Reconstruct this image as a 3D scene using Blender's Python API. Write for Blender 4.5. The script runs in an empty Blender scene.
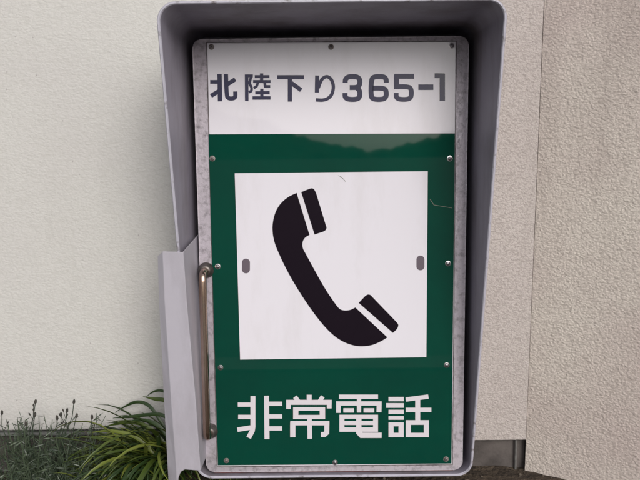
import bpy, bmesh, math, random
from mathutils import Vector, Matrix, noise
random.seed(7)
R = math.radians
S = bpy.context.scene
COL = S.collection

# ------------------------------------------------------------------ camera
CAM = Vector((-0.016, -1.1213, 0.589)); PITCH, YAW, ROLL, FPX = 0.1227, -0.0038, -0.0114, 686.0
Z0 = 0.05                      # height of the door's bottom edge above the ground
fw = Vector((math.sin(YAW)*math.cos(PITCH), math.cos(YAW)*math.cos(PITCH), -math.sin(PITCH)))
rt0 = Vector((math.cos(YAW), -math.sin(YAW), 0)); up0 = rt0.cross(fw)
rt = math.cos(ROLL)*rt0 + math.sin(ROLL)*up0
up = -math.sin(ROLL)*rt0 + math.cos(ROLL)*up0
cd = bpy.data.cameras.new('camera'); cam = bpy.data.objects.new('camera', cd); COL.objects.link(cam)
cd.sensor_width = 36; cd.lens = 36*FPX/640; cd.clip_start = 0.02; cd.clip_end = 3000
m = Matrix((rt, up, -fw)).transposed().to_4x4(); m.translation = CAM
cam.matrix_world = m; S.camera = cam

# ------------------------------------------------------------------ light
w = bpy.data.worlds.new('World'); S.world = w; w.use_nodes = True
nt = w.node_tree; nt.nodes.clear()
sky = nt.nodes.new('ShaderNodeTexSky'); sky.sky_type = 'NISHITA'; sky.sun_disc = False
SUN_EL, SUN_AZ = 26, 160       # azimuth clockwise from +Y: behind the camera and to the right
sky.sun_elevation = R(SUN_EL); sky.sun_rotation = R(SUN_AZ); sky.dust_density = 1.6; sky.air_density = 1.2
hs = nt.nodes.new('ShaderNodeHueSaturation'); hs.inputs['Saturation'].default_value = 0.24
bg = nt.nodes.new('ShaderNodeBackground'); bg.inputs[1].default_value = 0.10
out = nt.nodes.new('ShaderNodeOutputWorld')
nt.links.new(sky.outputs[0], hs.inputs['Color']); nt.links.new(hs.outputs[0], bg.inputs[0]); nt.links.new(bg.outputs[0], out.inputs[0])
sd = bpy.data.lights.new('sun', 'SUN'); sun = bpy.data.objects.new('sun', sd); COL.objects.link(sun)
sd.energy = 1.25; sd.angle = R(34); sd.color = (1.0, 0.95, 0.88)
sv = Vector((math.sin(R(SUN_AZ))*math.cos(R(SUN_EL)), math.cos(R(SUN_AZ))*math.cos(R(SUN_EL)), math.sin(R(SUN_EL))))
sun.rotation_euler = sv.to_track_quat('Z', 'Y').to_euler()
S.view_settings.view_transform = 'Standard'; S.view_settings.look = 'None'
S.view_settings.exposure = 0.5; S.view_settings.gamma = 1

def P(px, py, y):
    """the point of the plane at depth y that is seen at pixel (px, py) of the 640x480 photograph"""
    d = fw + rt*((px-320)/FPX) - up*((py-240)/FPX)
    return CAM + d*((y-CAM.y)/d.y)

# ------------------------------------------------------------------ materials
def mat(name, col, rough=0.5, metal=0.0, spec=0.5, col2=None, scale=8.0, amt=(0.35, 0.65), detail=4, stretch=(1, 1, 1),
        bump=0.0, bscale=60, bstretch=(1, 1, 1), bdist=0.002, coat=0.0, rough2=None):
    M = bpy.data.materials.new(name); M.use_nodes = True
    t = M.node_tree; b = t.nodes['Principled BSDF']; N = t.nodes.new; L = t.links.new
    b.inputs['Roughness'].default_value = rough; b.inputs['Metallic'].default_value = metal
    b.inputs['Specular IOR Level'].default_value = spec; b.inputs['Coat Weight'].default_value = coat
    b.inputs['Coat Roughness'].default_value = 0.04
    tc = N('ShaderNodeTexCoord')
    b.inputs['Base Color'].default_value = (*col, 1)
    if col2:
        mp = N('ShaderNodeMapping'); mp.inputs['Scale'].default_value = stretch; L(tc.outputs['Object'], mp.inputs[0])
        n = N('ShaderNodeTexNoise'); n.inputs['Scale'].default_value = scale; n.inputs['Detail'].default_value = detail
        n.inputs['Roughness'].default_value = 0.65; L(mp.outputs[0], n.inputs['Vector'])
        r = N('ShaderNodeMapRange'); r.inputs[1].default_value, r.inputs[2].default_value = amt; L(n.outputs[0], r.inputs[0])
        x = N('ShaderNodeMix'); x.data_type = 'RGBA'; x.inputs[6].default_value = (*col, 1); x.inputs[7].default_value = (*col2, 1)
        L(r.outputs[0], x.inputs[0]); L(x.outputs[2], b.inputs['Base Color'])
        if rough2 is not None:
            r2 = N('ShaderNodeMapRange'); r2.inputs[3].default_value = rough; r2.inputs[4].default_value = rough2
            L(r.outputs[0], r2.inputs[0]); L(r2.outputs[0], b.inputs['Roughness'])
    if bump:
        mp = N('ShaderNodeMapping'); mp.inputs['Scale'].default_value = bstretch; L(tc.outputs['Object'], mp.inputs[0])
        n = N('ShaderNodeTexNoise'); n.inputs['Scale'].default_value = bscale; n.inputs['Detail'].default_value = 5
        L(mp.outputs[0], n.inputs['Vector'])
        bu = N('ShaderNodeBump'); bu.inputs['Strength'].default_value = bump; bu.inputs['Distance'].default_value = bdist
        L(n.outputs[0], bu.inputs['Height']); L(bu.outputs[0], b.inputs['Normal'])
    return M

def stucco(name, ca, cb, cpit, freq, dist, strength, stretch, pit=0.2, patch=0.5):
    """sprayed wall coating: ridged grains from warped noise, darker pinholes, broad weathering"""
    M = bpy.data.materials.new(name); M.use_nodes = True
    t = M.node_tree; b = t.nodes['Principled BSDF']; N = t.nodes.new; L = t.links.new
    b.inputs['Roughness'].default_value = 0.75; b.inputs['Specular IOR Level'].default_value = 0.35
    tc = N('ShaderNodeTexCoord')
    mp = N('ShaderNodeMapping'); mp.inputs['Scale'].default_value = stretch; L(tc.outputs['Object'], mp.inputs[0])
    # warp the coordinates a little, then round grains (smooth voronoi) broken up by fine noise
    wn = N('ShaderNodeTexNoise'); wn.inputs['Scale'].default_value = freq*0.8; wn.inputs['Detail'].default_value = 2; L(mp.outputs[0], wn.inputs['Vector'])
    ws = N('ShaderNodeVectorMath'); ws.operation = 'MULTIPLY_ADD'; ws.inputs[1].default_value = (1.6/freq,)*3
    L(wn.outputs['Color'], ws.inputs[0]); L(mp.outputs[0], ws.inputs[2])
    v = N('ShaderNodeTexVoronoi'); v.feature = 'SMOOTH_F1'; v.inputs['Scale'].default_value = freq; v.inputs['Smoothness'].default_value = 0.35; v.inputs['Randomness'].default_value = 1
    L(ws.outputs[0], v.inputs['Vector'])
    n = N('ShaderNodeTexNoise'); n.inputs['Scale'].default_value = freq*0.45; n.inputs['Detail'].default_value = 8; n.inputs['Roughness'].default_value = 0.72
    L(mp.outputs[0], n.inputs['Vector'])
    a = N('ShaderNodeMath'); a.operation = 'MULTIPLY_ADD'; a.inputs[1].default_value = -0.55; L(v.outputs['Distance'], a.inputs[0]); L(n.outputs[0], a.inputs[2])
    a2 = a
    bu = N('ShaderNodeBump'); bu.inputs['Strength'].default_value = strength; bu.inputs['Distance'].default_value = dist
    L(a2.outputs[0], bu.inputs['Height']); L(bu.outputs[0], b.inputs['Normal'])
    g = N('ShaderNodeTexNoise'); g.inputs['Scale'].default_value = 3.2; g.inputs['Detail'].default_value = 6; g.inputs['Roughness'].default_value = 0.6
    L(tc.outputs['Object'], g.inputs['Vector'])
    gr = N('ShaderNodeMapRange'); gr.inputs[1].default_value = 0.35; gr.inputs[2].default_value = 0.68; L(g.outputs[0], gr.inputs[0])
    x = N('ShaderNodeMix'); x.data_type = 'RGBA'; x.inputs[6].default_value = (*ca, 1); x.inputs[7].default_value = (*cb, 1); L(gr.outputs[0], x.inputs[0])
    pr = N('ShaderNodeMapRange'); pr.inputs[1].default_value = 0.30; pr.inputs[2].default_value = 0.08; pr.inputs[4].default_value = pit; L(a.outputs[0], pr.inputs[0])
    # broad faint weather staining that runs down the wall
    sm_ = N('ShaderNodeMapping'); sm_.inputs['Scale'].default_value = (6, 6, 1.1); L(tc.outputs['Object'], sm_.inputs[0])
    sn = N('ShaderNodeTexNoise'); sn.inputs['Scale'].default_value = 1.6; sn.inputs['Detail'].default_value = 7; sn.inputs['Roughness'].default_value = 0.6; L(sm_.outputs[0], sn.inputs['Vector'])
    sr = N('ShaderNodeMapRange'); sr.inputs[1].default_value = 0.5; sr.inputs[2].default_value = 0.75; sr.inputs[4].default_value = 0.35*patch; L(sn.outputs[0], sr.inputs[0])
    xs = N('ShaderNodeMix'); xs.data_type = 'RGBA'; xs.inputs[7].default_value = (*cpit, 1); L(sr.outputs[0], xs.inputs[0]); L(x.outputs[2], xs.inputs[6]); x = xs
    x2 = N('ShaderNodeMix'); x2.data_type = 'RGBA'; x2.inputs[7].default_value = (*cpit, 1); L(pr.outputs[0], x2.inputs[0]); L(x.outputs[2], x2.inputs[6])
    # sparse pinholes
    h = N('ShaderNodeTexVoronoi'); h.inputs['Scale'].default_value = 26; L(tc.outputs['Object'], h.inputs['Vector'])
    hr = N('ShaderNodeMapRange'); hr.inputs[1].default_value = 0.045; hr.inputs[2].default_value = 0.02; hr.inputs[4].default_value = 0.4; L(h.outputs['Distance'], hr.inputs[0])
    x3 = N('ShaderNodeMix'); x3.data_type = 'RGBA'; x3.inputs[7].default_value = (0.12, 0.1, 0.1, 1); L(hr.outputs[0], x3.inputs[0]); L(x2.outputs[2], x3.inputs[6])
    L(x3.outputs[2], b.inputs['Base Color'])
    return M

M = {}
M['stucco_smooth'] = stucco('stucco_smooth', (0.575, 0.565, 0.545), (0.55, 0.53, 0.52), (0.43, 0.42, 0.39), 230, 0.0018, 0.62, (0.72, 1, 1.1), 0.2)
M['stucco_rough'] = stucco('stucco_rough', (0.53, 0.48, 0.46), (0.49, 0.435, 0.42), (0.28, 0.24, 0.22), 290, 0.0026, 0.85, (0.85, 1, 1.0), 0.4)
M['stucco_side'] = stucco('stucco_side', (0.66, 0.60, 0.545), (0.57, 0.485, 0.455), (0.27, 0.225, 0.20), 260, 0.0028, 0.9, (0.9, 0.9, 1.0), 0.3, 0.9)
M['footing'] = mat('footing', (0.11, 0.095, 0.09), 0.9, col2=(0.045, 0.038, 0.036), scale=14, bump=0.6, bscale=90, bdist=0.003)
M['ledge'] = mat('ledge', (0.22, 0.225, 0.215), 0.85, col2=(0.11, 0.11, 0.105), scale=25, bump=0.5, bscale=120)
M['soil'] = mat('soil', (0.035, 0.024, 0.016), 0.95, col2=(0.09, 0.066, 0.045), scale=30, bump=1.0, bscale=110, bdist=0.01)
M['pebble'] = mat('pebble', (0.14, 0.115, 0.09), 0.9, col2=(0.06, 0.045, 0.035), scale=40)
M['asphalt'] = mat('asphalt', (0.05, 0.05, 0.052), 0.85, col2=(0.075, 0.073, 0.07), scale=5, bump=0.6, bscale=250)
M['concrete'] = mat('concrete', (0.33, 0.32, 0.3), 0.9, col2=(0.24, 0.23, 0.215), scale=10, bump=0.4, bscale=100)
M['hill'] = mat('hill', (0.035, 0.06, 0.025), 1.0, col2=(0.06, 0.09, 0.035), scale=0.3)
M['hood'] = mat('hood', (0.27, 0.25, 0.305), 0.5, 0.0, 0.5, col2=(0.13, 0.112, 0.115), scale=12, amt=(0.42, 0.75), detail=8, stretch=(1, 1, 0.3), bump=0.3, bscale=40)
M['rim'] = mat('rim', (0.46, 0.445, 0.52), 0.5, col2=(0.17, 0.15, 0.155), scale=60, amt=(0.56, 0.68), detail=8, bump=0.3, bscale=150)
M['plate'] = mat('plate', (0.45, 0.43, 0.49), 0.45, col2=(0.33, 0.305, 0.345), scale=14, amt=(0.42, 0.75), detail=9, stretch=(1, 1, 0.3), bump=0.2, bscale=60)
M['galv'] = mat('galv', (0.27, 0.245, 0.27), 0.5, 0.3, col2=(0.60, 0.55, 0.61), scale=100, amt=(0.30, 0.52), detail=9, bump=0.35, bscale=220, rough2=0.38)
M['dark'] = mat('dark', (0.03, 0.028, 0.035), 0.8)
M['seam'] = mat('seam', (0.07, 0.06, 0.065), 0.8, col2=(0.25, 0.22, 0.23), scale=30, amt=(0.4, 0.6))
M['rubber'] = mat('rubber', (0.17, 0.035, 0.03), 0.7, col2=(0.07, 0.03, 0.03), scale=40)
acr = dict(rough=0.03, spec=0.27, bump=0.006, bscale=5)
M['white'] = mat('white', (0.72, 0.695, 0.76), col2=(0.60, 0.57, 0.60), scale=14, amt=(0.5, 0.95), detail=8, stretch=(1, 1, 0.3), **acr)
M['green'] = mat('green', (0.0025, 0.051, 0.034), col2=(0.003, 0.043, 0.030), scale=6, amt=(0.4, 0.7), **acr)
M['ink'] = mat('ink', (0.010, 0.006, 0.011), **acr)
M['navy'] = mat('navy', (0.012, 0.010, 0.052), **acr)
M['letter'] = mat('letter', (0.66, 0.62, 0.67), **acr)
M['slot'] = mat('slot', (0.11, 0.085, 0.11), 0.5)
M['steel'] = mat('steel', (0.55, 0.53, 0.55), 0.3, 1.0)
M['rusty'] = mat('rusty', (0.16, 0.12, 0.11), 0.6, 0.5, col2=(0.35, 0.33, 0.33), scale=300)
M['handle'] = mat('handle', (0.66, 0.52, 0.44), 0.16, 1.0, col2=(0.40, 0.27, 0.19), scale=6, amt=(0.4, 0.75), stretch=(1, 1, 1.5), rough2=0.3)  # aged steel, with the tube's warm brown reflections painted into its base colours
M['mount'] = mat('mount', (0.17, 0.15, 0.145), 0.42, 0.7, col2=(0.07, 0.06, 0.055), scale=60)
M['tan'] = mat('tan', (0.17, 0.18, 0.15), 0.8)
def leafmat(n, a, b):
    m_ = mat(n, a, 0.42, 0, 0.5, col2=b, scale=18, amt=(0.3, 0.7))
    return m_
LEAF = [leafmat('leaf_a', (0.036, 0.064, 0.009), (0.072, 0.10, 0.015)), leafmat('leaf_b', (0.016, 0.038, 0.009), (0.036, 0.066, 0.015)),
        leafmat('leaf_c', (0.17, 0.20, 0.035), (0.09, 0.12, 0.016))]
M['dry'] = leafmat('dry', (0.28, 0.2, 0.10), (0.16, 0.12, 0.06))
M['weed'] = leafmat('weed', (0.045, 0.068, 0.038), (0.085, 0.11, 0.07))
M['weed_dark'] = leafmat('weed_dark', (0.028, 0.045, 0.028), (0.045, 0.06, 0.04))
M['seed'] = mat('seed', (0.03, 0.03, 0.028), 0.9, col2=(0.07, 0.06, 0.05), scale=200)

# ------------------------------------------------------------------ helpers
def link(name, me, material=None, parent=None):
    o = bpy.data.objects.new(name, me); COL.objects.link(o)
    if material and me is not None and not me.materials: me.materials.append(material)
    if parent: o.parent = parent
    return o
def bobj(name, bm, material, parent=None, smooth=None):
    bmesh.ops.recalc_face_normals(bm, faces=bm.faces)
    me = bpy.data.meshes.new(name); bm.to_mesh(me); bm.free()
    if smooth is not None:
        me.polygons.foreach_set('use_smooth', [True]*len(me.polygons))
        me.set_sharp_from_angle(angle=R(smooth))
    return link(name, me, material, parent)
def tag(o, label, cat, group=None):
    o['label'] = label; o['category'] = cat
    if group: o['group'] = group
    return o
def structure(o): o['kind'] = 'structure'; return o
def stuff(o): o['kind'] = 'stuff'; return o
def empty(name, loc):
    o = bpy.data.objects.new(name, None); COL.objects.link(o); o.location = loc; o.empty_display_size = 0.1
    return o
def adopt(o, root):            # parent keeping world placement of a mesh authored in world coordinates
    o.parent = root; o.matrix_parent_inverse = Matrix.Translation(root.location).inverted(); return o
def prism(pts, y0, y1, bevel=0.0, seg=2, bm=None):
    """outline pts (x, z) at front y0 extruded back to y1"""
    bm = bm or bmesh.new()
    f = [bm.verts.new((x, y0, z)) for x, z in pts]; b = [bm.verts.new((x, y1, z)) for x, z in pts]
    ff = bm.faces.new(f); bm.faces.new(b[::-1]); n = len(pts)
    for i in range(n): bm.faces.new((f[i], b[i], b[(i+1) % n], f[(i+1) % n]))
    if bevel: bmesh.ops.bevel(bm, geom=list(ff.edges), offset=bevel, segments=seg, profile=0.5, affect='EDGES')
    return bm
def rrect(x0, z0, x1, z1, r, n=6):
    pts = []
    for cx, cz, a0 in ((x1-r, z1-r, 0), (x0+r, z1-r, 90), (x0+r, z0+r, 180), (x1-r, z0+r, 270)):
        for k in range(n+1):
            a = R(a0+90*k/n); pts.append((cx+r*math.cos(a), cz+r*math.sin(a)))
    return pts
def tube(path, r, seg=14, bm=None, cap=True, radii=None):
    bm = bm or bmesh.new(); rings = []
    pts = [Vector(p) for p in path]; prev = None
    for i, p in enumerate(pts):
        d = (pts[min(i+1, len(pts)-1)]-pts[max(i-1, 0)]).normalized()
        ref = Vector((1, 0, 0)) if abs(d.x) < 0.9 else Vector((0, 0, 1))
        if prev is not None: ref = prev
        u = (ref-d*ref.dot(d)).normalized(); v = d.cross(u); prev = u
        rr = radii[i] if radii else r
        rings.append([bm.verts.new(p+rr*(u*math.cos(2*math.pi*k/seg)+v*math.sin(2*math.pi*k/seg))) for k in range(seg)])
    for a, b in zip(rings, rings[1:]):
        for k in range(seg): bm.faces.new((a[k], a[(k+1) % seg], b[(k+1) % seg], b[k]))
    if cap: bm.faces.new(rings[0][::-1]); bm.faces.new(rings[-1])
    return bm
def box(bm, x0, x1, y0, y1, z0, z1):
    v = [bm.verts.new((x, y, z)) for x in (x0, x1) for y in (y0, y1) for z in (z0, z1)]
    for q in ((0, 1, 3, 2), (4, 6, 7, 5), (0, 4, 5, 1), (2, 3, 7, 6), (0, 2, 6, 4), (1, 5, 7, 3)): bm.faces.new([v[i] for i in q])
    return bm
def sweepgrid(fn, nu, nv, bm=None):
    bm = bm or bmesh.new()
    g = [[bm.verts.new(fn(i/nu, j/nv)) for j in range(nv+1)] for i in range(nu+1)]
    for i in range(nu):
        for j in range(nv): bm.faces.new((g[i][j], g[i+1][j], g[i+1][j+1], g[i][j+1]))
    return bm

# ------------------------------------------------------------------ ground, road, far hills (behind the camera)
WY = 0.10                       # the wall's front face
def ground_fn(u, v):
    x = -1.6+3.4*u; y = -0.75+1.1*v
    z = 0.006*noise.noise(Vector((x*9, y*9, 0)))+0.003*noise.noise(Vector((x*40, y*40, 2)))
    if y < -0.6: z = -0.01
    return (x, y, z)
structure(bobj('soil', sweepgrid(ground_fn, 170, 60), M['soil'], smooth=60))
structure(bobj('road', box(bmesh.new(), -400, 400, -500, -0.87, -0.4, -0.13), M['asphalt']))
bm = bmesh.new(); box(bm, -60, 60, -0.87, -0.752, -0.5, -0.005)
structure(bobj('kerb', bm, M['concrete']))
def hillmesh(name, cx, cy, rx, ry, h, seed):
    def fn(u, v):
        a = 2*math.pi*u; r = v
        x = cx+rx*r*math.cos(a); y = cy+ry*r*math.sin(a)
        z = h*(math.cos(math.pi*r)*0.5+0.5)*(1+0.35*noise.noise(Vector((x*0.03+seed, y*0.03, 0))))-0.5
        return (x, y, z+2.6*noise.noise(Vector((x*.16, y*.16, seed)))+1.5*noise.noise(Vector((x*.5, y*.5, seed))))
    structure(bobj(name, sweepgrid(fn, 220, 60), M['hill'], smooth=80))
hillmesh('hill', -62, -190, 88, 60, 19, 1)
hillmesh('hill', 92, -200, 88, 60, 24, 5)

# ------------------------------------------------------------------ front wall
wall = tag(empty('stucco_wall', (0, WY, 0)), 'pale stucco wall facing the camera behind the green phone sign', 'wall')
zl = P(40, 430.5, WY).z; zr = P(500, 440, WY).z; CX = P(537, 230, WY).x
bm = prism([(-2.2, zl), (-0.1, zl), (-0.1, 2.4), (-2.2, 2.4)], WY, WY+0.12, 0.003)
adopt(bobj('wall_panel', bm, M['stucco_smooth'], wall), wall)['label'] = 'smooth pale panel left of the sign'
tl, bl = P(544, 2, WY), P(526, 438, WY)
k = (tl.x-bl.x)/(tl.z-bl.z); xe = lambda z: bl.x+k*(z-bl.z)
bm = prism([(-0.097, zr), (xe(zr), zr), (xe(2.4), 2.4), (-0.097, 2.4)], WY, WY+0.12, 0.0006)
adopt(bobj('wall_panel', bm, M['stucco_rough'], wall), wall)['label'] = 'greyer rough panel right of the sign'
# footing: a rough concrete strip with a small ledge on the left, a recessed block on the right
z2 = P(40, 437.5, WY-0.012).z
bm = prism([(-2.2, z2-0.001), (-0.12, z2-0.001), (-0.12, zl-0.004), (-2.2, zl-0.004)], WY-0.002, WY+0.1, 0.0015)
adopt(bobj('ledge', bm, M['ledge'], wall), wall)
bm = prism([(-2.2, -0.3), (-0.12, -0.3), (-0.12, z2-0.005), (-2.2, z2-0.005)], WY+0.014, WY+0.1)
adopt(bobj('footing', bm, M['footing'], wall), wall)
bm = prism([(-0.118, -0.3), (xe(-.3)+.004, -0.3), (xe(zr)+.003, zr-0.002), (-0.118, zr-0.002)], WY+0.016, WY+0.1)
adopt(bobj('footing', bm, M['footing'], wall), wall)
M['strip'] = mat('strip', (0.17, 0.165, 0.16), 0.8, col2=(0.08, 0.075, 0.07), scale=60)
a, b = P(517.5, 444, WY), P(517, 470, WY)
bm = tube([(a.x, WY+0.010, zr-0.004), (b.x, WY+0.010, -0.02)], 0.0022, 8)
adopt(bobj('drain_strip', bm, M['strip'], wall, 60), wall)

bm = prism([(xe(-.3)-0.01, -0.3), (xe(-.3)+0.014, -0.3), (xe(2.4)+0.014, 2.4), (xe(2.4)-0.01, 2.4)], WY+0.03, WY+0.06)
adopt(bobj('joint_filler', bm, M['footing'], wall), wall)

# ------------------------------------------------------------------ side wall: turns towards the camera at the corner
side = tag(empty('side_wall', (CX, WY, 0)), 'rough brownish stucco wall turning towards the camera at the right corner', 'wall')
ang = R(30); dx, dy = math.cos(ang), -math.sin(ang)
def quadprism(base_fn, bm=None):
    return bm
bm = bmesh.new()
def side_pt(s, z, t):         # s along the wall, t into it
    x0 = xe(z)+0.0001+0.0012*max(0, min(1, (z-0.15)/0.5))
    return (x0+dx*s+math.sin(ang)*t, WY+dy*s+math.cos(ang)*t+0.001, z)
vs = [bm.verts.new(side_pt(s, z, t)) for t in (0, 0.12) for s, z in ((0, -0.3), (1.25, -0.3), (1.25, 2.4), (0, 2.4))]
for q in ((0, 1, 2, 3), (7, 6, 5, 4), (0, 4, 5, 1), (1, 5, 6, 2), (2, 6, 7, 3), (3, 7, 4, 0)): bm.faces.new([vs[i] for i in q])
bmesh.ops.bevel(bm, geom=[e for e in bm.edges if all(abs(v.co.x-side_pt(0, v.co.z, 0)[0]) < 1e-5 for v in e.verts)], offset=0.0006, segments=2, affect='EDGES')
adopt(bobj('wall_panel', bm, M['stucco_side'], side), side)

# ------------------------------------------------------------------ phone cabinet
cab = tag(empty('emergency_phone_cabinet', (0, 0, Z0-0.012)), 'grey hooded metal emergency phone cabinet with green and white handset sign on its door', 'phone cabinet')
def part(name, bm, m_, smooth=None, parent=None):
    o = bobj(name, bm, m_, None, smooth); o.parent = parent or cab
    o.matrix_parent_inverse = Matrix.Translation(cab.location).inverted() if not parent else Matrix.Identity(4)
    return o
# parts under a part: parent's own matrix is identity-in-world, so world coordinates hold
H = 0.7246; ZT = Z0+H
XL, XR = -0.2315, 0.2310
ZB, ZH = Z0-0.0045, ZT+0.0165
def yf(z):                      # the hood's slanting front edge
    t = (z-ZB)/(ZH-ZB); return -0.004-0.168*max(0, min(1, t))
bm = bmesh.new()
def densify(loop, step=0.05):
    o_ = []
    for i, p in enumerate(loop):
        q = loop[(i+1) % len(loop)]; n = max(1, int(math.dist(p, q)/step))
        for k_ in range(n): o_.append((p[0]+(q[0]-p[0])*k_/n, p[1]+(q[1]-p[1])*k_/n))
    return o_
T = 0.004
base_i = densify(rrect(XL, ZB, XR, ZH, 0.022, 8))
def off(p, d):                   # push outwards from the rounded rectangle
    cx = max(XL+0.022, min(XR-0.022, p[0])); cz = max(ZB+0.022, min(ZH-0.022, p[1]))
    v = Vector((p[0]-cx, p[1]-cz)); v = v.normalized() if v.length > 1e-6 else Vector((0, 0)); return (p[0]+v.x*d, p[1]+v.y*d)
def ringv(d, yfun): return [bm.verts.new((*(lambda q: (q[0], yfun(p[1]), q[1]))(off(p, d)),)) for p in base_i]
dent = lambda x: 0.0015*math.sin(x*31)+0.001*math.sin(x*77+1)
# inner skin from the back, a folded front edge, then outer skin
rings = [ringv(0, lambda z: 0.085), ringv(0, lambda z: 0.04), ringv(0, lambda z: yf(z)*0.5+0.02), ringv(0, lambda z: yf(z)+0.006), ringv(0.0006, lambda z: yf(z)+0.001)]
rim = [ringv(0.0006, lambda z: yf(z)+0.001), ringv(0.0018, lambda z: yf(z)-0.0008), ringv(0.0038, lambda z: yf(z)-0.0008), ringv(0.0050, lambda z: yf(z)+0.001), ringv(0.0050, lambda z: yf(z)+0.010)]
outer = [ringv(0.0045, lambda z: yf(z)+0.0095), ringv(0.0045, lambda z: WY-0.0005)]
def skin(rs):
    for a_, b_ in zip(rs, rs[1:]):
        n = len(a_)
        for i in range(n): bm.faces.new((a_[i], a_[(i+1) % n], b_[(i+1) % n], b_[i]))
bm2 = bm
skin(rings); skin(outer)
bm.faces.new(rings[0])
for v in [v for r_ in rim for v in r_]: pass
rimco = [[v.co.copy() for v in r_] for r_ in rim]
bmesh.ops.delete(bm, geom=[v for r_ in rim for v in r_], context='VERTS')
part('hood', bm, M['hood'], 40)
bm = bmesh.new(); skin([[bm.verts.new(c) for c in r_] for r_ in rimco])
part('hood_rim', bm, M['rim'], 50)

# door leaf
bm = prism(rrect(-0.22, Z0, 0.22, ZT, 0.013, 5), 0.0, 0.030, 0.0025)
door = part('door', bm, M['galv'], 30)
bm = bmesh.new()
oo, ii = rrect(-0.2235, Z0-0.0032, 0.2235, ZT+0.0035, 0.015, 5), rrect(-0.2203, Z0-0.0003, 0.2203, ZT+0.0003, 0.0132, 5)
def frame_ring(oo, ii, y0, y1):
    bm = bmesh.new(); n = len(oo)
    rs = [[bm.verts.new((p[0], y, p[1])) for p in q] for q, y in ((oo, y0), (ii, y0), (ii, y1), (oo, y1))]
    for j in range(4):
        a_, b_ = rs[j], rs[(j+1) % 4]
        for i in range(n): bm.faces.new((a_[i], a_[(i+1) % n], b_[(i+1) % n], b_[i]))
    return bm
part('gasket', box(bmesh.new(), -0.207, 0.205, 0.004, 0.02, Z0-0.0030, Z0-0.0002), M['rubber'])

# sign panel: acrylic sheet screwed on the door
YP = -0.003
def poly_px(pts, y): return [(p.x, p.z) for p in (P(a, b, y) for a, b in pts)]
outer_px = [(207, 43), (456, 41.5), (452.2, 464.5), (217.5, 466.5)]
part('seam', prism(poly_px([(206.1, 42.1), (456.9, 40.6), (453.0, 465.3), (216.7, 467.4)], -0.0003), -0.0003, 0.0001), M['seam'])
panel = part('sign_panel', prism(poly_px(outer_px, YP), YP, -0.0002, 0.0008), M['white'])
def sub(name, bm, m_, smooth=None):
    return part(name, bm, m_, smooth, panel)
# trim line between the door frame and the panel
def strip_px(pts, y0, y1): return prism(poly_px(pts, y0), y0, y1)
sub('green_field', strip_px([(208.6, 134.3), (455.0, 133.4), (451.6, 463.6), (217.9, 465.4)], YP-0.0003, YP-0.00005), M['green'])
sub('white_square', strip_px([(234.8, 173.3), (427.8, 171.2), (426.4, 357.2), (240.2, 359.6)], YP-0.0006, YP-0.00035), M['white'])
YI = YP-0.0009                  # printed symbol
def crv(pts, n=2):
    for _ in range(n):
        o_ = []
        for i, p in enumerate(pts):
            q = pts[(i+1) % len(pts)]; o_ += [(p[0]*.75+q[0]*.25, p[1]*.75+q[1]*.25), (p[0]*.25+q[0]*.75, p[1]*.25+q[1]*.75)]
        pts = o_
    return pts
def hp(pts): return [(225+u/2.4, 165+v/2.4) for u, v in pts]
def cr(p, n=6):                  # Catmull-Rom through open points
    o_ = []
    q = [p[0]]+list(p)+[p[-1]]
    for i in range(1, len(q)-2):
        for k_ in range(n):
            t = k_/n; c = [0, 0]
            for d_ in (0, 1):
                a0, a1, a2, a3 = q[i-1][d_], q[i][d_], q[i+1][d_], q[i+2][d_]
                c[d_] = 0.5*((2*a1)+(-a0+a2)*t+(2*a0-5*a1+4*a2-a3)*t*t+(-a0+3*a1-3*a2+a3)*t**3)
            o_.append(tuple(c))
    return o_+[p[-1]]
body = cr([(172, 67), (150, 78), (131, 96), (119, 120), (114, 150), (118, 182), (131, 216), (151, 257), (176, 300), (205, 344), (235, 383), (262, 410), (290, 427), (320, 435), (350, 433), (373, 424), (390, 414)]) \
    + cr([(313, 342), (300, 348), (286, 349), (275, 345), (262, 329), (240, 296), (215, 252), (196, 217), (187, 199), (187, 184), (193, 174), (203, 168)])
ear = [(183, 65)]+cr([(203, 57), (210, 56), (215, 60), (219, 68)], 3)+cr([(242, 144), (244, 151), (241, 157), (236, 160)], 3)+[(215, 167)]
mouth = cr([(337, 314), (343, 311), (349, 312), (355, 318)], 3)+cr([(411, 376), (416, 383), (415, 390), (411, 396)], 3)+[(403, 403), (321, 331)]
hb = bmesh.new()
sub('handset_symbol', prism(poly_px(hp(body), YI), YI, YP-0.00065), M['ink'])
for q in (ear, mouth): sub('handset_cap', prism(poly_px(hp(q), YI), YI, YP-0.00065), M['ink'])
for (a, b) in ((246, 266), (420.5, 263)):
    def ov(w_, h_): return [(a+w_*math.cos(t_)*(1 if True else 0), b+(h_-w_)*(1 if math.sin(t_) > 0 else -1)+w_*math.sin(t_)) for t_ in [R(i*15+7.5) for i in range(24)]]
    s_ = sub('slot_plug', prism(poly_px(ov(4.0, 7.4), YI), YI, YP-0.00065), M['slot'])

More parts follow.
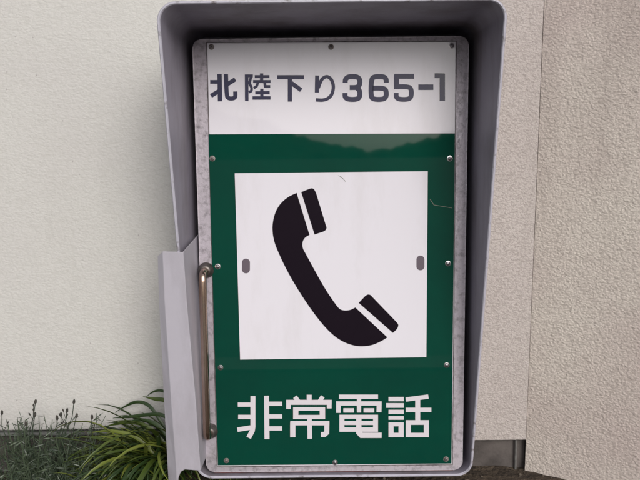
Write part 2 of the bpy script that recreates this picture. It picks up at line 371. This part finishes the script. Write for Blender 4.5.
# ---- lettering: strokes as mitred ribbons, each a hair above the last
def ribbon(pts, w_):
    n = len(pts); L_, R_ = [], []
    for i, p in enumerate(pts):
        p = Vector(p)
        d0 = (p-Vector(pts[i-1])).normalized() if i else None
        d1 = (Vector(pts[i+1])-p).normalized() if i < n-1 else None
        if d0 is None: d0 = d1
        if d1 is None: d1 = d0
        n0 = Vector((-d0.y, d0.x)); n1 = Vector((-d1.y, d1.x)); mi = (n0+n1)
        mi = mi.normalized() if mi.length > 1e-4 else n0
        s_ = w_/2/max(0.45, mi.dot(n0)); L_.append(p+mi*s_); R_.append(p-mi*s_)
    return L_, R_
def soften(p, n=2):
    for _ in range(n):
        if len(p) < 3: return p
        o_ = [p[0]]
        for i in range(len(p)-1):
            a_, b_ = p[i], p[i+1]
            if i > 0: o_.append((a_[0]*.75+b_[0]*.25, a_[1]*.75+b_[1]*.25))
            if i < len(p)-2: o_.append((a_[0]*.25+b_[0]*.75, a_[1]*.25+b_[1]*.75))
        p = o_+[p[-1]]
    return p
def glyph(name, strokes, ox, oy, sc, base_y, m_):
    bm = bmesh.new()
    if m_ is M['navy']: strokes = [(w_*1.07, soften(p_) if name == 'digit' or len(p_) > 3 and len(p_) < 9 else p_) for w_, p_ in strokes]
    for k_, (w_, pts) in enumerate(strokes):
        L_, R_ = ribbon(pts, w_); y = base_y-0.00022-0.00001*k_
        f = [[P(ox+q.x/sc, oy+q.y/sc, y) for q in side_] for side_ in (L_, R_)]
        fv = [[bm.verts.new(q) for q in r_] for r_ in f]
        bv = [[bm.verts.new((q.x, base_y-0.00002, q.z)) for q in r_] for r_ in f]
        n = len(pts)
        for i in range(n-1):
            bm.faces.new((fv[0][i], fv[0][i+1], fv[1][i+1], fv[1][i]))
            bm.faces.new((fv[0][i], bv[0][i], bv[0][i+1], fv[0][i+1])); bm.faces.new((fv[1][i], fv[1][i+1], bv[1][i+1], bv[1][i]))
        bm.faces.new((fv[0][0], fv[1][0], bv[1][0], bv[0][0])); bm.faces.new((fv[0][-1], bv[0][-1], bv[1][-1], fv[1][-1]))
    return sub(name, bm, m_)
def boxs(x0, y0, x1, y1, hx0, hy0, hx1, hy1):
    return [(hy0-y0, [(x0, (y0+hy0)/2), (x1, (y0+hy0)/2)]), (y1-hy1, [(x0, (y1+hy1)/2), (x1, (y1+hy1)/2)]),
            (hx0-x0, [((x0+hx0)/2, y0), ((x0+hx0)/2, y1)]), (x1-hx1, [((x1+hx1)/2, y0), ((x1+hx1)/2, y1)])]
YG = YP-0.0003
A = (230, 385, 6.095); B = (330, 385, 6.095); C = (205, 60, 9.143); D = (270, 60, 8.533); E_ = (340, 60, 5.333)
glyph('character', [(30, [(140, 68), (140, 255), (136, 280), (114, 322)]), (26, [(48, 120), (138, 120)]), (26, [(50, 195), (138, 195)]), (27, [(45, 273), (138, 258)]),
      (30, [(223, 66), (226, 330)]), (26, [(225, 115), (318, 115)]), (26, [(225, 192), (318, 192)]), (26, [(225, 265), (318, 265)])], *A, YG, M['letter'])
glyph('character', [(30, [(483, 60), (483, 104)]), (26, [(396, 72), (420, 104)]), (26, [(566, 70), (544, 104)]), (30, [(343, 106), (620, 106)]), (28, [(357, 104), (357, 146)]), (29, [(605, 104), (605, 143)]),
      *boxs(385, 135, 580, 208, 417, 157, 547, 183), (28, [(485, 204), (487, 328)]), (26, [(368, 233), (606, 233)]), (32, [(383, 230), (383, 318)]), (30, [(591, 230), (590, 290), (576, 302), (554, 302)])], *A, YG, M['letter'])
glyph('character', [(26, [(55, 72), (293, 72)]), (26, [(177, 70), (177, 168)]), (26, [(38, 113), (315, 113)]), (28, [(52, 110), (52, 170)]), (30, [(300, 110), (299, 166)]), (26, [(82, 155), (147, 155)]), (26, [(205, 155), (270, 155)]),
      (24, [(58, 194), (293, 194)]), (24, [(58, 232), (293, 232)]), (27, [(58, 272), (293, 272)]), (30, [(73, 182), (73, 285)]), (30, [(278, 182), (278, 285)]), (32, [(176, 182), (176, 290), (192, 307), (315, 307)])], *B, YG, M['letter'])
glyph('character', [(26, [(357, 86), (450, 86)]), (28, [(343, 125), (450, 125)]), (25, [(357, 164), (450, 164)]), (22, [(357, 201), (450, 201)]), *boxs(357, 228, 450, 318, 388, 252, 418, 292),
      (26, [(462, 89), (600, 71)]), (30, [(535, 82), (535, 225)]), (26, [(462, 152), (618, 152)]), *boxs(462, 215, 603, 318, 493, 243, 572, 292)], *B, YG, M['letter'])
YT = YP
sm = lambda pts, n=5: cr(pts, n)
glyph('character', [(32, [(48, 200), (125, 200)]), (38, [(133, 128), (138, 378)]), (36, [(55, 328), (130, 283)]), (36, [(192, 128), (198, 325), (214, 352), (262, 352), (279, 336), (277, 287)]), (36, [(205, 222), (277, 176)])], *C, YT, M['navy'])
glyph('character', [(31, [(381, 132), (382, 375)]), (25, [(380, 145), (438, 145)]), (23, [(427, 140), (404, 212), (428, 250), (424, 288), (400, 294)]), (26, [(455, 152), (590, 152)]), (28, [(518, 122), (518, 192)]), (26, [(440, 197), (600, 197)]),
      (22, [(487, 200), (472, 240), (446, 257)]), (24, [(545, 200), (551, 242), (597, 242)]), (27, [(460, 300), (592, 298)]), (28, [(520, 262), (520, 345)]), (30, [(435, 347), (600, 347)])], *C, YT, M['navy'])
glyph('character', [(32, [(62, 146), (290, 146)]), (34, [(170, 140), (170, 355)]), (34, [(183, 196), (267, 258)])], *D, YT, M['navy'])
glyph('character', [(33, [(403, 132), (400, 278)]), (27, sm([(412, 240), (428, 195), (450, 158), (486, 142), (518, 160), (537, 200), (540, 245), (526, 295), (494, 328), (450, 342), (391, 340)]))], *D, YT, M['navy'])
glyph('digit', [(25, [(28, 122), (28, 104), (44, 88), (90, 88), (106, 102), (106, 132), (92, 147), (52, 147)]), (25, [(88, 147), (106, 162), (106, 197), (91, 210), (43, 210), (27, 198), (27, 176)])], *E_, YT, M['navy'])
glyph('digit', [(25, [(247, 122), (247, 102), (234, 88), (184, 88), (167, 103), (165, 196), (181, 210), (231, 210), (247, 196), (247, 164), (234, 150), (172, 150)])], *E_, YT, M['navy'])
glyph('digit', [(25, [(395, 87), (290, 87)]), (25, [(302, 78), (301, 155)]), (24, [(300, 142), (366, 142), (381, 156), (381, 196), (365, 210), (315, 210), (300, 198), (300, 176)])], *E_, YT, M['navy'])
glyph('hyphen', [(28, [(418, 145), (498, 145)])], *E_, YT, M['navy'])
glyph('digit', [(24, [(505, 84), (558, 84)]), (27, [(546, 73), (546, 218)])], *E_, YT, M['navy'])

# screws (domed head, cross recess)
def screw(px, py, rusty, r=0.0042):
    c = P(px, py, YP); bm = bmesh.new(); prof = [(r*1.35, 0.0), (r*1.35, -0.0005), (r, -0.0007), (r*0.92, -0.0018), (r*0.6, -0.0028), (r*0.3, -0.0031)]
    n = 16; rings_ = [[bm.verts.new((c.x+q*math.cos(2*math.pi*i/n), YP+h_-0.0003, c.z+q*math.sin(2*math.pi*i/n))) for i in range(n)] for q, h_ in prof]
    for a_, b_ in zip(rings_, rings_[1:]):
        for i in range(n): bm.faces.new((a_[i], a_[(i+1) % n], b_[(i+1) % n], b_[i]))
    bm.faces.new(rings_[-1])
    o = sub('screw', bm, M['rusty'] if rusty else M['steel'], 40)
    ca = random.random()*1.5; bm = bmesh.new()
    for k_ in (0, 1):
        t_ = ca+k_*math.pi/2; u_ = Vector((math.cos(t_), 0, math.sin(t_))); v_ = Vector((-math.sin(t_), 0, math.cos(t_)))
        cc = Vector((c.x, YP-0.00355-k_*0.00005, c.z))
        bm.faces.new([bm.verts.new(cc+u_*s1*r*0.5+v_*s2*r*0.12) for s1, s2 in ((-1, -1), (1, -1), (1, 1), (-1, 1))])
    # recess shown as dark cross joined to the screw head
    me2 = bpy.data.meshes.new('recess'); bm.to_mesh(me2); bm.free()
    bmj = bmesh.new(); bmj.from_mesh(o.data); k0 = len(bmj.faces); bmj.from_mesh(me2); bmj.faces.ensure_lookup_table()
    for f_ in bmj.faces[k0:]: f_.material_index = 1
    bmj.to_mesh(o.data); bmj.free(); o.data.materials.append(M['dark'])
for px, py, ru in ((211.5, 47, 1), (331, 47, 1), (451.5, 46, 0), (212.5, 158.5, 1), (449.8, 158.5, 0), (217.8, 266.5, 0), (448, 263.5, 0), (220.6, 367.5, 0), (446.6, 365, 0), (226.5, 460.5, 1), (335, 462.3, 0), (446, 459, 1)):
    screw(px, py, ru, 0.0034)
# pale scuffs in the acrylic
for pts in ([(338.5, 175.5), (342, 177.5), (345.5, 181.5)], [(430, 199), (434, 205), (452, 208)]):
    L_, R_ = ribbon(pts, 0.5); bm = bmesh.new(); y = YP-0.00078
    f = [[bm.verts.new(P(q.x, q.y, y)) for q in s_] for s_ in (L_, R_)]
    for i in range(len(pts)-1): bm.faces.new((f[0][i], f[0][i+1], f[1][i+1], f[1][i]))
    sub('scuff', bm, M['tan'])

# handle
ht, hbm = P(206.3, 270, 0), P(210.6, 430.5, 0)
YB = -0.036
hpth = []
def arc(c_, y_c, z_c, r_, a0, a1, n=7):
    return [Vector((c_, y_c+r_*math.cos(R(a0+(a1-a0)*i/n)), z_c+r_*math.sin(R(a0+(a1-a0)*i/n)))) for i in range(n+1)]
rb = 0.013
up_arc = [Vector((ht.x, YB+rb-rb*math.sin(R(t)), ht.z-rb+rb*math.cos(R(t)))) for t in range(0, 91, 15)]
dn_arc = [Vector((hbm.x, YB+rb-rb*math.cos(R(t)), hbm.z+rb-rb*math.sin(R(t)))) for t in range(0, 91, 15)]
mid = [up_arc[-1].lerp(dn_arc[0], t/10) for t in range(1, 10)]
handle = part('handle', tube([Vector((ht.x, -0.002, ht.z))]+up_arc+mid+dn_arc+[Vector((hbm.x, -0.002, hbm.z))], 0.0062, 20), M['handle'], 60)
for c in (ht, hbm):
    bm = tube([(c.x, -0.0002, c.z), (c.x, -0.004, c.z), (c.x, -0.0055, c.z), (c.x, -0.012, c.z), (c.x, -0.0135, c.z)], 0, 20, radii=[0.0130, 0.0130, 0.0120, 0.0095, 0.0076])
    o = part('handle_mount', bm, M['mount'], 40, handle)

# bent side plate covering the hood's lower left edge
yt, yb_ = -0.104, -0.052
def yy(py, d=0): t = (py-250)/230; return yt+(yb_-yt)*t+d
rows = []
def pp(px, py, d): return P(px, py, yy(py, d))
bm = bmesh.new()
cols = {
 'a': [(158.2, 256, .012), (159.5, 300, .012), (164.5, 400, .012), (168.2, 470, .012), (169.5, 492, .012)],
 'b': [(163.0, 251.5, 0), (165.0, 300, 0), (171.5, 400, 0), (176.5, 468, 0), (177.5, 492, 0)],
 'c': [(183.0, 252, 0), (186.2, 300, 0), (195.3, 400, 0), (200.3, 470.5, 0)],
}
va = [bm.verts.new(pp(*q)) for q in cols['a']]; vb = [bm.verts.new(pp(*q)) for q in cols['b']]; vc = [bm.verts.new(pp(*q)) for q in cols['c']]
vd = [bm.verts.new((v.co.x+0.0005, 0.034, v.co.z)) for v in vc]
for v in vd[:1]: v.co.z += 0.012
for i in range(4): bm.faces.new((va[i], vb[i], vb[i+1], va[i+1]))
n1 = bm.verts.new(pp(185, 469.2, 0)); n2 = bm.verts.new(pp(181, 471.5, 0)); n3 = bm.verts.new(pp(178.5, 478, 0))
for i in range(3):
    if i < 2: bm.faces.new((vb[i], vc[i], vc[i+1], vb[i+1]))
    else: bm.faces.new((vb[2], vc[2], vc[3], n1, n2, n3, vb[4], vb[3]))
for i in range(3): bm.faces.new((vc[i], vd[i], vd[i+1], vc[i+1]))
pl = part('side_plate', bm, M['plate'])
pl['label'] = 'paler bent metal plate over the hood edge beside the handle'
md = pl.modifiers.new('thick', 'SOLIDIFY'); md.thickness = 0.0022; md.offset = 0
md = pl.modifiers.new('bev', 'BEVEL'); md.width = 0.0011; md.segments = 2; md.limit_method = 'ANGLE'; md.angle_limit = R(20)

# ------------------------------------------------------------------ plants
def blade(length, width, droop, curl, seg=9, fold=0.35, tip=0.75):
    """an arching strap leaf in the xz plane starting at the origin"""
    me = bpy.data.meshes.new('leaf'); vs_, fs = [], []
    p = Vector((0, 0, 0)); a = R(82)
    for i in range(seg+1):
        t = i/seg
        wd = width*(0.55+0.6*math.sin(math.pi*min(1, t*1.1)*0.5+0.2))*(1-max(0, (t-tip)/(1-tip))**1.5*0.97)/1.1
        tan = Vector((math.cos(a), 0, math.sin(a))); nrm = Vector((-tan.z, 0, tan.x))
        side_ = Vector((0, 1, 0)); y = curl*t*t*length
        c_ = p+Vector((0, y, 0))
        vs_ += [c_+side_*wd/2+nrm*wd*fold*0.5, c_-nrm*wd*0.15, c_-side_*wd/2+nrm*wd*fold*0.5]
        p = p+tan*(length/seg); a -= R(droop)/seg*(0.5+1.0*t)
    for i in range(seg):
        b_ = i*3; fs += [(b_, b_+1, b_+4, b_+3), (b_+1, b_+2, b_+5, b_+4)]
    me.from_pydata([tuple(v) for v in vs_], [], fs); me.polygons.foreach_set('use_smooth', [True]*len(fs))
    return me
variants = []
for mi_ in range(3):
    for j in range(6):
        me = blade(random.uniform(.11, .21), random.uniform(.0045, .0078), random.uniform(60, 175), random.uniform(-.5, .5)); me.materials.append(LEAF[mi_]); variants.append(me)
wts = [5]*6+[4]*6+[2]*6
def clump(label, cx, cy, n, spread, smin, smax, hd=None, lo=-.15, hi=.45, lift=0.0):
    root = tag(empty('grass_clump', (cx, cy, 0)), label, 'grass clump', 'strap leaved grass clumps beside the cabinet')
    for i in range(n):
        me = random.choices(variants, wts)[0]
        o = bpy.data.objects.new('leaf', me); COL.objects.link(o); o.parent = root
        a_ = random.uniform(0, 2*math.pi) if hd is None or random.random() < 0.5 else random.gauss(hd, 0.8)
        if hd is not None and math.cos(a_) > 0.35: a_ = math.pi-a_
        r_ = spread*math.sqrt(random.random()); o.location = (r_*math.cos(random.uniform(0, 6.28)), 0.6*r_*math.sin(random.uniform(0, 6.28)), random.uniform(0, lift))
        o.rotation_euler = (random.uniform(-.25, .25), random.uniform(lo, hi), a_)
        s_ = random.uniform(smin, smax); o.scale = (s_, s_, s_)
        mw = Matrix.Translation(root.location) @ o.matrix_basis; hit = False
        for v_ in me.vertices:
            q = mw @ v_.co
            if (q.x > -0.262 and -0.16 < q.y < 0.036 and q.z > 0.015 and root.location.x < -0.22) or q.y > WY-0.001 or (q.x > -0.21 and q.z > 0.035): hit = True; break
        if hit: bpy.data.objects.remove(o)
    return root
dense = clump('dense green grass clump against the wall, touching the bent plate', -0.285, 0.04, 420, 0.065, .55, 1.15, hd=math.pi*1.0, lo=.1, hi=.75, lift=.05)
def arch_leaf(px, y, width, mi_):
    pts = [P(a_, b_, y+0.002*i) for i, (a_, b_) in enumerate(cr(px, 5))]; n = len(pts); vs_, fs = [], []
    for i, p in enumerate(pts):
        t = i/(n-1); d = (pts[min(i+1, n-1)]-pts[max(i-1, 0)]).normalized(); sd_ = d.cross(Vector((0.15, -1, 0.25))).normalized()
        wd = width*(0.5+0.5*math.sin(math.pi*min(1, 0.25+t*0.6)))*(1-max(0, (t-.6)/.4)**1.4*.97)
        vs_ += [p+sd_*wd/2, p+Vector((0, -0.0012, -0.0004)), p-sd_*wd/2]
    for i in range(n-1): b_ = i*3; fs += [(b_, b_+1, b_+4, b_+3), (b_+1, b_+2, b_+5, b_+4)]
    me = bpy.data.meshes.new('leaf'); me.from_pydata([tuple(v-dense.location) for v in vs_], [], fs); me.polygons.foreach_set('use_smooth', [True]*len(fs))
    link('leaf', me, LEAF[mi_], dense)
arch_leaf([(172, 440), (158, 417), (148, 405), (137, 402), (126, 406), (115, 412.5)], 0.045, .0062, 1)
arch_leaf([(180, 425), (172, 398), (163, 391), (154, 391.5), (146, 397)], 0.05, .0050, 1)
arch_leaf([(178, 412), (166, 401), (155, 399), (143, 396.5)], 0.04, .0072, 0)
arch_leaf([(176, 425), (162, 415), (145, 415), (128, 417), (113, 418)], 0.035, .0065, 1)
arch_leaf([(170, 450), (150, 428), (130, 422), (116, 424), (104, 427)], 0.03, .0068, 0)
arch_leaf([(174, 450), (160, 427), (142, 420), (124, 423)], 0.02, .0068, 1)
arch_leaf([(165, 470), (140, 440), (112, 431), (90, 433)], 0.01, .0062, 2)
clump('low green grass clump in front, at the foot of the bent plate', -0.285, -0.03, 170, 0.04, .45, .75, hd=math.pi*1.1, lo=.0, hi=.55)
clump('small green grass clump left of the dense one, under the wall ledge', -0.375, 0.03, 190, 0.05, .45, .72, hd=math.pi*.95)
clump('sparse short grass tuft under the bottom left corner of the cabinet', -0.20, 0.045, 70, 0.03, .12, .24)

def weed(label, cx, cy, heads, n, spread, h):
    root = tag(empty('weed', (cx, cy, 0)), label, 'weed', 'grey green weeds under the pale wall')
    # wispy foliage: many narrow leaflets on fine stems
    bm = bmesh.new()
    for i in range(n):
        x = random.gauss(0, spread); y = random.gauss(0, 0.02); p = Vector((x, y, -0.005))
        d = Vector((random.gauss(0, .3), random.gauss(0, .25), 1)).normalized(); L_ = random.uniform(.35, 1)*h
        last = p; segs = 6
        for k_ in range(segs):
            nx = last+d*L_/segs; d = (d+Vector((random.gauss(0, .12), random.gauss(0, .1), -0.03))).normalized()
            wv = Vector((0.0007, 0, 0)); bm.faces.new([bm.verts.new(q) for q in (last-wv, last+wv, nx+wv*.8, nx-wv*.8)])
            for _ in range(2):
                q = last.lerp(nx, random.random()); e = (Vector((random.gauss(0, 1), random.gauss(0, .7), random.uniform(.1, 1)))).normalized()*random.uniform(.008, .022)
                sd_ = e.cross(Vector((random.gauss(0, .4), 1, random.gauss(0, .4)))).normalized()*random.uniform(.0005, .0012)
                f_ = bm.faces.new([bm.verts.new(v_) for v_ in (q, q+e*.5+sd_, q+e, q+e*.5-sd_)]); f_.material_index = 1 if random.random() < .5 else 0
            last = nx
    fo = bobj('foliage', bm, M['weed']); fo.data.materials.append(M['weed_dark']); fo.parent = root; stuff(fo)
    for (px, py, bx) in heads:
        tip = P(px, py, cy)-root.location; b0 = Vector((P(bx, 470, cy).x-root.location.x, 0, 0.0))
        pts = [b0.lerp(tip, t/6)+Vector((0.004*math.sin(t*1.7+px), 0, 0))*(1 if t < 6 else 0) for t in range(7)]
        st = bobj('stem', tube(pts, 0.0007, 5), M['weed_dark'], root)
        dd = (pts[-1]-pts[-2]).normalized()
        hd_ = bobj('seed_head', tube([tip-dd*.004, tip-dd*.001, tip+dd*.003, tip+dd*.0055], 0, 7, radii=[.0008, .0024, .0021, .0006]), M['seed'], st, 60)
        for _ in range(3):
            f = random.uniform(.45, .92); q = b0.lerp(tip, f); e = Vector((random.gauss(0, .5), random.gauss(0, .3), 1)).normalized()*random.uniform(.012, .024)
            bobj('bud', tube([q, q+e*.7, q+e*.85, q+e], 0, 5, radii=[.0004, .0005, .0017, .0004]), M['seed'], st)
weed('leftmost grey green weed with thin stems at the photo edge', P(8, 470, .03).x, .03, [(2, 413, 12), (-8, 405, 2)], 75, .045, .155)
weed('grey green weed with one tall dark seed head, second from the left', P(36, 470, .04).x, .04, [(35.5, 402, 22), (35, 415, 28), (26, 424, 30)], 75, .035, .15)
weed('grey green weed with leaning dark seed heads between two others', P(62, 470, .03).x, .03, [(74, 402, 52), (61, 415, 55), (76.5, 416, 60), (57, 418, 50), (67, 411, 54)], 75, .035, .15)
weed('grey green weed with a single short seed head beside the green grass', P(86, 470, .0).x, .0, [(92, 417.5, 88)], 55, .028, .10)

# loose gravel and scraps on the soil
bm = bmesh.new()
for i in range(900):
    x = random.uniform(-0.75, 0.6); y = random.uniform(-0.25, WY); r_ = random.choice((.0015, .002, .003, .0045))*random.uniform(.7, 1.3)
    mt = Matrix.Translation((x, y, ground_fn((x+1.6)/3.4, (y+.75)/1.1)[2]+r_*.3)) @ Matrix.Rotation(random.uniform(0, 6), 4, Vector((random.random(), random.random(), 1)).normalized()) @ Matrix.Diagonal((r_, r_*random.uniform(.6, 1), r_*.6, 1))
    bmesh.ops.create_icosphere(bm, subdivisions=1, radius=1, matrix=mt)
stuff(bobj('gravel', bm, M['pebble']))
